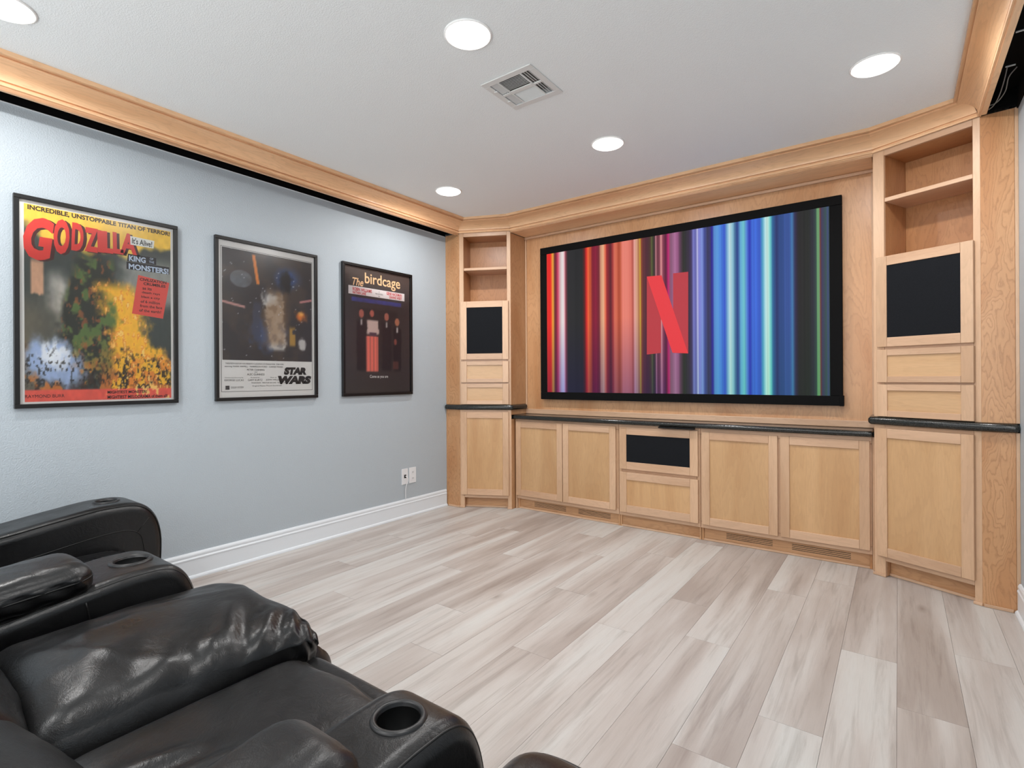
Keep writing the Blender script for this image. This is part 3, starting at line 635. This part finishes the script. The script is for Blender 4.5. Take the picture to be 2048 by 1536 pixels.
patch(p2, 'printed_box', [(-.30, .072), (-.275, .072), (-.275, .098), (-.30, .098)], (70, 66, 66)); text(p2, 'DOLBY SYSTEM', -.225, .086, .08, .012, G2); text(p2, 'Original Motion Picture Soundtrack', -.02, .093, .21, .010, G2)
# -- third poster: black with lit sign lettering
p3 = poster(2.894, 'black film poster with glowing sign lettering, farthest from the seats', (34, 31, 31))
def f3(u, v):
    n = fbm(u, v, 5, 61); n2 = fbm(u, v, 22, 67)
    c = np.zeros(u.shape+(3,))+np.array([64, 59, 57]); c = lay(c, (78, 58, 50), sstep(.8, .98, v)*.6)
    c = lay(c, (36, 34, 34), sstep(.09, .07, np.abs(u-.5)*.27)*sstep(.70, .66, v)*sstep(.15, .25, v)*.5)
    for uc, w_, top, col, head in ((.24, .085, .60, (34, 32, 34), (188, 108, 92)), (.62, .09, .595, (36, 35, 38), (190, 116, 98)), (.79, .075, .56, (32, 30, 32), (200, 130, 98))):
        c = lay(c, col, sstep(w_, w_*.7, np.abs(u-uc)+.03*(n2-.5))*sstep(top, top-.04, v)*sstep(.16, .2, v))
        c = lay(c, head, sstep(.042, .03, np.hypot(u-uc, (v-top-.035)*1.1)))
        c = lay(c, (206, 200, 196), sstep(.016, .008, np.abs(u-uc))*sstep(top-.0, top-.02, v)*sstep(top-.06, top-.05, v))
    c = lay(c, (196, 108, 92), sstep(.036, .026, np.hypot(u-.395, (v-.645)*1.1)))
    c = lay(c, (222, 196, 186), sstep(.10, .075, np.abs(u-.405)+.06*(n2-.5))*sstep(.60, .58, v)*sstep(.46, .49, v)); c = lay(c, (92, 70, 84), sstep(.06, .05, np.abs(u-.41))*sstep(.495, .485, v)*sstep(.455, .465, v))
    c = lay(c, (232, 122, 106), sstep(.094, .086, np.abs(u-.395))*sstep(.465, .455, v)*sstep(.165, .18, v)*(.8+.3*np.abs(np.sin(u*60))))
    c = lay(c, (150, 84, 72), sstep(.03, .02, np.hypot((u-.76), (v-.425)*1.0))); c = lay(c, (120, 72, 62), sstep(.05, .04, np.abs(u-.765))*sstep(.185, .2, v)*sstep(.27, .25, v)*.7)
    c = lay(c, (70, 74, 140), sstep(.39, .37, np.abs(u-.48))*sstep(.728, .732, v)*sstep(.765, .76, v)*(.7+.6*n2)); c = lay(c, (96, 108, 98), sstep(.42, .41, np.abs(u-.48))*sstep(.832, .836, v)*sstep(.846, .842, v))
    return c
art(p3, -.342, .342, .023, 1.039, f3, 80, 120)
def q3(u, v): return (-.342+.684*u, .023+1.016*v)
patch(p3, 'printed_tag', [cx3(183, 428), cx3(738, 510), cx3(738, 436), cx3(183, 345)], (236, 228, 226))
SG = ink((252, 206, 156)); SR = ink((206, 62, 66))
tbox(p3, 'The', cx3, 222, 268, 332, 345, SG, shear=.3, bold=.015); tbox(p3, 'birdcage', cx3, 345, 222, 695, 360, SG, bold=.012)
tbox(p3, 'ROBIN WILLIAMS', cx3, 225, 364, 415, 398, SR, bold=.035); tbox(p3, 'NATHAN LANE', cx3, 225, 400, 357, 430, SR, bold=.035)
tbox(p3, 'GENE HACKMAN', cx3, 560, 414, 712, 444, SR, bold=.035); tbox(p3, 'DIANNE WIEST', cx3, 588, 452, 712, 480, SR, bold=.035)
tbox(p3, 'A\nMIKE NICHOLS\nfilm', cx3, 450, 402, 525, 462, BK); tbox(p3, 'Come as you are', cx3, 396, 1238, 576, 1276, ink((240, 238, 234)), bold=.01)

# ================================================================== OUTLETS
def outlet(y0, y1, z0, z1, label, socket):
    t = thing('wall_outlet', label, 'outlet', mat=Matrix(((0, 0, 1, XL+.0003), (1, 0, 0, (y0+y1)/2), (0, 1, 0, z0), (0, 0, 0, 1))))
    w, h = (y1-y0)/2, z1-z0
    box('cover_plate', -w, w, 0, h, 0, .006, M['plastic'], t, .002, 2)
    if socket:
        for zc in (.042, .095):
            s = box('socket', -.017, .017, zc-.015, zc+.015, .0061, .0085, M['plastic'], t, .003, 2)
            for x in (-.006, .006): box('slot', x-.0012, x+.0012, zc-.006, zc+.007, .0086, .0092, M['slot'], t, 0)
    else:
        box('jack', -.012, .012, .055, .085, .0061, .010, M['slot'], t, .002)
    return t
outlet(3.140, 3.212, .289, .427, 'white wall plate with a grey cord, left of the two plates', False)
outlet(3.226, 3.308, .289, .427, 'white double socket plate, right of the two plates', True)
tag(tube('cord', smoothpath([(XL+.012, 3.176, .362), (XL+.035, 3.180, .352), (XL+.035, 3.187, .325), (XL+.022, 3.184, .295), (XL+.018, 3.172, .25), (XL+.018, 3.171, .17), (XL+.016, 3.171, .1585)]), .003, M['plastic']), 'thin white cord hanging from the wall plate to the baseboard', 'cord')

# ================================================================== CEILING LAMPS AND VENT
def cut_ceiling(spots, vent):
    """rebuild the ceiling slab underside with round and square holes"""
    pass
LAMPS = [(-1.487, 1.718, 'recessed ceiling lamp nearest the vent, above the room centre'), (-.083, 3.044, 'recessed ceiling lamp near the right corner cabinet'), (-1.474, 3.043, 'recessed ceiling lamp in front of the screen centre'),
         (-2.855, 3.054, 'recessed ceiling lamp near the far corner cabinet'), (-2.843, .488, 'recessed ceiling lamp cut off at the top left corner'),
         (-.083, .488, 'recessed ceiling lamp above the camera, out of view'), (-1.48, -.80, 'recessed ceiling lamp behind the seats, out of view')]
cutters = []
for i, (x, y, lab) in enumerate(LAMPS):
    t = thing('ceiling_lamp', lab, 'ceiling lamp', (x, y, ZC), group='recessed ceiling lamps')
    lathe('trim_ring', [(.0955, -.0004), (.0955, -.006), (.099, -.006), (.104, -.003), (.104, -.0004), (.0955, -.0004)], M['can'], t, 48)
    lathe('glowing_reflector', [(.0838, -.0004), (.0920, -.0005), (.0950, -.005), (.090, -.010), (.080, -.008), (.070, .012), (.060, .032), (.054, .040), (.0, .062)], M['lens'], t, 48)  # reflector and rim, glow added to whiten them and brighten the ceiling nearby
    lathe('bulb', [(.0, .006), (.03, .008), (.048, .016), (.053, .026), (.050, .038), (.03, .045), (0, .05)], M['bulb'], t, 32)
    ld = bpy.data.lights.new('lamp_light', 'AREA'); ld.shape = 'DISK'; ld.size = .10; ld.energy = CAN_W; ld.color = (1, .985, .97)
    lo = bpy.data.objects.new('lamp_light', ld); link(lo, t); lo.location = (0, 0, -.004)
    c = lathe('cut', [(0, -.02), (.0845, -.02), (.0845, .07), (0, .07)], None, None, 48, (x, y, ZC)); cutters.append(c)
vx0, vx1, vy0, vy1 = -1.690, -1.389, 2.046, 2.350
cv = box('cut', vx0+.03, vx1-.03, vy0+.03, vy1-.03, ZC-.02, ZC+.05, None, None, 0); cutters.append(cv)
for c in cutters:
    b = ceil.modifiers.new('hole', 'BOOLEAN'); b.object = c; b.solver = 'EXACT'; b.operation = 'DIFFERENCE'
bpy.context.view_layer.update(); dg = bpy.context.evaluated_depsgraph_get()
me = bpy.data.meshes.new_from_object(ceil.evaluated_get(dg)); ceil.modifiers.clear(); ceil.data = me
for c in cutters: bpy.data.objects.remove(c)
vt = thing('ceiling_vent', 'square white louvred air vent in the ceiling', 'vent', ((vx0+vx1)/2, (vy0+vy1)/2, ZC))
h = .151
def vb(nm, x0, x1, y0, y1, z0=-.006, z1=-.0006, m='ventwhite', bev=.0012): return box(nm, x0, x1, y0, y1, z0, z1, M[m], vt, bev)
vb('frame_bar', -h, h, -h, -h+.036); vb('frame_bar', -h, h, h-.036, h); vb('frame_bar', -h, -h+.032, -h+.0363, h-.0363); vb('frame_bar', h-.032, h, -h+.0363, h-.0363)
vb('frame_bar', -.072, -.064, -.115, .115); vb('frame_bar', .064, .072, -.115, .115); vb('frame_bar', -.0638, .0638, -.014, .014); vb('frame_bar', -.1188, -.0722, -.008, .008); vb('frame_bar', .0722, .1188, -.008, .008)
box('duct', -.119, .119, -.119, .119, .030, .034, M['ventdark'], vt, 0)
for x0, x1, y0, y1, tilt in ((-.0638, .0638, -.112, -.016, -1), (-.0638, .0638, .016, .112, 1)):
    for q in range(9):
        yy = y0+(y1-y0)*(q+.5)/9; s = box('slat', x0, x1, yy-.0072, yy+.0072, -.0012, 0.0, M['ventwhite'], vt, 0); s.location.z = .002; s.rotation_euler = (-tilt*R(36), 0, 0)
for sx in (-1, 1):
    for y0, y1 in ((-.112, -.010), (.010, .112)):
        for q in range(3):
            xx = sx*(.0735+.014*(q+.5)); s = box('slat', xx-.0080, xx+.0080, y0, y1, -.0012, 0, M['ventwhite'], vt, 0); s.location.z = .002; s.rotation_euler = (0, sx*R(36), 0)
for y in (-.06, .055): vb('lever', -.130, -.112, y-.006, y+.006, -.012, -.0062)

# cables and staples in the right pocket
tag(tube('cable', smoothpath([(.462, 3.45, 2.690), (.440, 3.50, 2.672), (.437, 3.58, 2.640), (.415, 3.66, 2.625), (.385, 3.67, 2.62)]), .0025, M['steel']), 'grey cable looping in the dark pocket behind the right valance', 'cable')
tag(tube('cable', smoothpath([(.425, 3.42, 2.690), (.423, 3.5, 2.66), (.416, 3.60, 2.630), (.402, 3.66, 2.612), (.385, 3.685, 2.605)]), .0025, M['steel']), 'grey cable hanging straight beside the right valance board', 'cable')
for (x, y), lb in (((.430, 3.10), 'small white clip in the right pocket, nearer the camera'), ((.436, 3.42), 'small white clip in the right pocket, nearer the corner cabinet')):
    tag(box('cable_clip', x-.018, x+.018, y-.004, y+.004, 2.688, 2.6935, M['plastic'], None, .001), lb, 'clip', 'white clips in the right pocket')

# ================================================================== RECLINERS
def rbox(name, cx, cy, cz, sx, sy, sz, r, parent, n=28, fn=None, rot=(0, 0, 0), m='leather', want=False):
    """soft cushion: a rounded box; fn moves every point (P: place on the cube -1..1, Q: its position)"""
    S = np.array([sx/2, sy/2, sz/2]); idx = {}; v = []; F = []
    g = np.linspace(-1, 1, n); g = np.sign(g)*np.abs(g)**.85
    def put(p):
        k = tuple(np.round(p, 5))
        if k not in idx: idx[k] = len(v); v.append(np.array(p, float))
        return idx[k]
    for ax in range(3):
        for s in (-1, 1):
            a, b = [i for i in range(3) if i != ax]
            for i in range(n-1):
                for j in range(n-1):
                    q = []
                    for di, dj in ((0, 0), (1, 0), (1, 1), (0, 1)):
                        p = [0, 0, 0]; p[ax] = s; p[a] = g[i+di]; p[b] = g[j+dj]; q.append(put(p))
                    F.append(q)
    P = np.array(v); Q = P*S; rr = np.minimum(r, S*.999); core = S-rr; inn = np.clip(Q, -core, core); dv = (Q-inn)/rr
    L = np.linalg.norm(dv, axis=1, keepdims=True); L[L == 0] = 1; Q = inn+dv/L*rr
    if fn: Q = fn(P, Q)
    o = fixn(mesh(name, Q, F, M[m], parent, True, (cx, cy, cz), rot))
    return (o, P, Q, g) if want else o
def arm_profile(yc, zt, back, e=1.0):
    p = [(back, zt-.085), (yc-.45, zt-.055), (yc-.22, zt-.022), (yc-.08, zt-.003), (yc, zt), (yc+.05*e, zt-.003), (yc+.09*e, zt-.018), (yc+.125*e, zt-.055), (yc+.150*e, zt-.118), (yc+.162*e, zt-.21), (yc+.158*e, zt-.36), (yc+.145*e, .05)]
    return smoothpath(p, 5)
def inset(pr, d):
    out = []
    for i in range(len(pr)):
        a, b = pr[max(0, i-1)], pr[min(len(pr)-1, i+1)]; ty, tz = b[0]-a[0], b[1]-a[1]; L = math.hypot(ty, tz)
        out.append((pr[i][0]+tz/L*d, pr[i][1]-ty/L*d))
    return out
def make_arm(parent, x0, x1, yc, zt, back, cupx, pad=True, padx=None, e=1.0, rs=1.0, seams=0):
    pr = arm_profile(yc, zt, back, e); poly = pr + [(back, .05)]; bw = .045
    o = prism('arm', poly, x0, x1, M['leather'], parent, 'x'); bevel(o, bw, 6, 50)
    # the cup hole
    c = lathe('cut', [(0, zt-.085), (.042*rs, zt-.085), (.046*rs, zt+.03), (0, zt+.03)], None, None, 32, (cupx, yc, 0)); b = o.modifiers.new('hole', 'BOOLEAN'); b.object = c; b.solver = 'EXACT'
    bpy.context.view_layer.update(); dg = bpy.context.evaluated_depsgraph_get()
    me = bpy.data.meshes.new_from_object(o.evaluated_get(dg)); o.modifiers.clear(); o.data = me; bpy.data.objects.remove(c)
    me.polygons.foreach_set('use_smooth', [True]*len(me.polygons))
    es = o.modifiers.new('es', 'EDGE_SPLIT'); es.split_angle = R(40)
    cup = lathe('cup_holder', [(0, zt-.078), (.0395*rs, zt-.078), (.0435*rs, zt+.002), (.0465*rs, zt+.0055), (.0525*rs, zt+.005), (.0565*rs, zt-.001), (.0565*rs, zt-.008), (.0445*rs, zt-.008)], M['ring'], parent, 48, (cupx, yc, 0))
    lathe('cup_liner', [(0, zt-.0772), (.0388*rs, zt-.0772), (.0428*rs, zt-.004)], M['cup'], cup, 48)
    xi = .013; dn = bw-math.sqrt(bw**2-(bw-xi)**2)-.0012
    ins = inset(pr, dn)
    for x in (x0+xi, x1-xi):   # piping along the top edges
        tube('piping', [(x, y, z) for y, z in ins[:-4]], .0032, M['piping'], o, 6)
    if seams:                  # stitched joins on the inner face
        if seams == 1:
            tube('seam', smoothpath([(x1+.0004, yc-.165, zt-.05), (x1+.0004, yc-.155, zt-.12), (x1+.0004, yc-.150, zt-.25), (x1+.0004, yc-.150, .12)], 4), .0022, M['piping'], o, 5)
        else:
            tube('seam', smoothpath([(x1+.0004, yc-.60, zt-.215), (x1+.0004, yc-.2, zt-.150), (x1+.0004, yc-.02, zt-.128), (x1+.0004, yc+.06, zt-.135), (x1+.0004, yc+.10, zt-.17), (x1+.0004, yc+.115, zt-.25)], 6), .0022, M['piping'], o, 5)
            tube('seam', [(x1+.0004, yc+.083, zt-.150), (x1+.0002, yc+.135, zt-.085)], .0016, M['piping'], o, 5)
    if pad:
        a, b = padx; L = .46; w = (b-a)/2; H = .098
        wr = wrinkles(int(-a*100), .0022, 22)
        def puff(P, Q):
            Q = Q.copy(); Q[:, 2] += .016*(1-P[:, 0]**2)*(P[:, 2] > 0)*(1-.6*np.abs(P[:, 1])**3)
            side = np.abs(P[:, 0]) > .55; Q[:, 0] += np.sign(P[:, 0])*side*(P[:, 2] < .3)*.004*np.sin(P[:, 1]*17+P[:, 2]*3)
            Q[:, 2] += wr(P)*(P[:, 2] > 0); return Q
        q = rbox('arm_pad', (a+b)/2, yc-.135-L/2, zt-.004, b-a, L, H, np.array([.045, .060, .045]), parent, 30, puff, (R(5.0), 0, 0))
        ring = []; cr = .058
        for qx, qy, a0 in ((w-cr, L/2-cr, 0), (-w+cr, L/2-cr, 90), (-w+cr, -L/2+cr, 180), (w-cr, -L/2+cr, 270)):
            for k in range(8):
                t = R(a0+90*k/7); ring.append((qx+(cr+.0005)*math.cos(t)*1.0, qy+(cr+.0005)*math.sin(t), .004))
        tube('piping', ring, .0032, M['piping'], q, 6, True)
    return o
def wrinkles(seed, amp, n=16):
    r = np.random.default_rng(seed); K = [(r.uniform(-1, 1), r.uniform(-1, 1), r.uniform(.1, .25), r.uniform(.25, .6), r.uniform(0, math.pi), r.uniform(.4, 1)) for _ in range(n)]
    def f(P):
        out = np.zeros(len(P))
        for x, y, w, l, a, s in K:
            dx, dy = P[:, 0]-x, P[:, 1]-y; p = dx*math.cos(a)+dy*math.sin(a); q = -dx*math.sin(a)+dy*math.cos(a)
            out += s*np.exp(-(p/w/.6)**2-(q/l)**2)*np.cos(p/w*2.2)
        return out*amp
    return f
def folds(P, K):
    """creases: (x0, y0, x1, y1, width, height) on the top of a cushion"""
    out = np.zeros(len(P))
    for x0, y0, x1, y1, w, h in K:
        d = np.array([x1-x0, y1-y0]); L = np.hypot(*d); d /= L; rx, ry = P[:, 0]-x0, P[:, 1]-y0
        t = np.clip((rx*d[0]+ry*d[1])/L, 0, 1); ex, ey = rx-t*L*d[0], ry-t*L*d[1]; q = np.hypot(ex, ey); sg = np.sign(ex*d[1]-ey*d[0])
        out += h*(np.exp(-((q*sg)/w)**2)-.8*np.exp(-((q*sg-1.1*w)/(.7*w))**2))*np.sin(np.pi*np.clip(.15+.85*t, 0, 1))**.7
    return out
def make_seat(parent, x0, x1, yb, yf, zt, bulge, seed, thick=.20, over=0., wamp=.006, K=(), roll=.018, foot=0., puck=0.):
    wr = wrinkles(seed, wamp)
    def sst(y): t = np.clip((y-.55)/.45, 0, 1); return t*t
    def fn(P, Q):
        Q = Q.copy(); top = np.clip(P[:, 2], 0, 1)
        Q[:, 2] += top*bulge*(1-P[:, 0]**2*.9)*(1-np.clip(np.abs(P[:, 1]), 0, 1)**4*.7)
        Q[:, 2] += top*wr(P)*(1-.5*P[:, 0]**2)
        if K: Q[:, 2] += top*folds(P, K)
        Q[:, 2] -= top*roll*sst(P[:, 1])          # the front edge rolls down
        Q[:, 0] += over*np.clip(P[:, 0], 0, 1)*np.clip(P[:, 1]+.2, 0, 1)*top
        Q[:, 1] += .006*np.sin(P[:, 0]*7+seed)*(P[:, 1] > .8)
        if puck:                                  # gathered leather round the front right corner
            k = np.exp(-((P[:, 0]-.95)/.25)**2-((P[:, 1]-.95)/.3)**2)
            Q[:, 0] += puck*k*np.sin(P[:, 1]*40+P[:, 2]*5); Q[:, 2] += puck*k*np.sin(P[:, 1]*34+P[:, 0]*20)
        return Q
    s, P, Q, g = rbox('seat_cushion', (x0+x1)/2, (yb+yf)/2, zt-thick/2, x1-x0, yf-yb, thick, np.array([.07, .10, .085]), parent, 56, fn, want=True)
    row = g[np.argmin(np.abs(g-.90))]; sel = np.where((np.abs(P[:, 1]-row) < 1e-4) & (P[:, 2] > .999))[0]; sel = sel[np.argsort(P[sel, 0])]
    tube('piping', [tuple(Q[i]+np.array([0, 0, .0006])) for i in sel], .0028, M['piping'], s, 6)
    def pf(P, Q): Q = Q.copy(); Q[:, 1] += .02*(1-P[:, 2]**2)*(P[:, 1] > 0); return Q
    f = rbox('footrest', (x0+x1)/2, yf-.045+foot, .255, x1-x0-.012, .13, .33, np.array([.03, .06, .09]), parent, 20, pf)
    box('base', x0+.02, x1-.02, yb-.12, yf-.12, .005, zt-thick-.005, M['black'], parent, .01)
    return s
def make_back(parent, x0, x1, y, seed, z=.505, lean=43):
    wr = wrinkles(seed, .005)
    def fn(P, Q):
        Q = Q.copy(); fr = np.clip(P[:, 1], 0, 1); Q[:, 1] += fr*(.05*(1-P[:, 0]**2)*(1-P[:, 2]**2)+wr(P[:, [0, 2]])); return Q
    u = (-math.sin(R(lean)), math.cos(R(lean)))
    rbox('lumbar_cushion', (x0+x1)/2, y, z, x1-x0, .20, .36, np.array([.07, .09, .09]), parent, 30, fn, (R(lean), 0, 0))
    rbox('back_cushion', (x0+x1)/2, y+u[0]*.33, z+u[1]*.33, x1-x0-.01, .18, .32, np.array([.06, .08, .09]), parent, 24, fn, (R(lean), 0, 0))
    k = (-math.cos(R(lean)), -math.sin(R(lean)))
    rbox('back_shell', (x0+x1)/2, y+u[0]*.16+k[0]*.11, z+u[1]*.16+k[1]*.11, x1-x0-.03, .08, .70, np.array([.03, .038, .06]), parent, 14, None, (R(lean), 0, 0))
    box('back_foot', x0+.03, x1-.03, y-.34, y-.10, .005, z-.16, M['black'], parent, .01)
def recliner(label, origin):
    return thing('recliner', label, 'recliner', origin, 0, 'black leather theatre seats')
r1 = recliner('black leather recliner against the postered wall', (0, 0, 0))
make_arm(r1, -3.27, -2.99, .897, .628, .10, -3.13, False, None, 1.25, 1.0, 2)
make_seat(r1, -2.985, -2.30, .42, .93, .43, .03, 3); make_back(r1, -2.985, -2.30, .20, 4, .47)
r2 = recliner('puffy wrinkled black leather seat with padded arm and cup holder, left half of the pair', (0, 0, 0))
make_arm(r2, -2.285, -1.975, .68, .60, -.05, -2.13, True, (-2.225, -1.975), 1.0, 1.14, 1)
KF = [(.95, .14, .18, .50, .10, .012), (.92, .40, .42, .78, .07, .011), (.98, -.28, .42, .02, .13, .010), (.90, .66, .45, .93, .05, .009), (.75, -.62, .15, -.30, .16, .007), (.98, .02, .62, .18, .05, .008), (.35, .62, -.35, .80, .12, .006)]
make_seat(r2, -1.970, -1.395, .25, .950, .490, .068, 11, .22, .05, .007, KF, .006, 0, .006); make_back(r2, -1.965, -1.40, .125, 12)
r3 = recliner('smooth flat black leather seat beside the nearest cup holder arm', (0, 0, 0))
make_seat(r3, -1.390, -.850, .25, .875, .455, .022, 21, .20, 0, .004, [(.1, -.55, .30, .1, .09, .011), (.45, -.6, .55, -.05, .08, .010), (-.25, -.6, -.05, -.15, .10, .008)], .018, .038); make_back(r3, -1.39, -.855, .135, 22)
make_arm(r3, -.845, -.645, .651, .60, -.10, -.740, True, (-.845, -.640), .98, .93)
r4 = recliner('black leather seat just showing at the bottom edge, beyond the nearest arm', (0, 0, 0))
make_seat(r4, -.640, -.04, .25, .92, .488, .03, 31, .2, 0, .004); make_back(r4, -.635, -.04, .10, 32)
make_arm(r4, -.030, .190, .651, .60, -.10, .080, False)
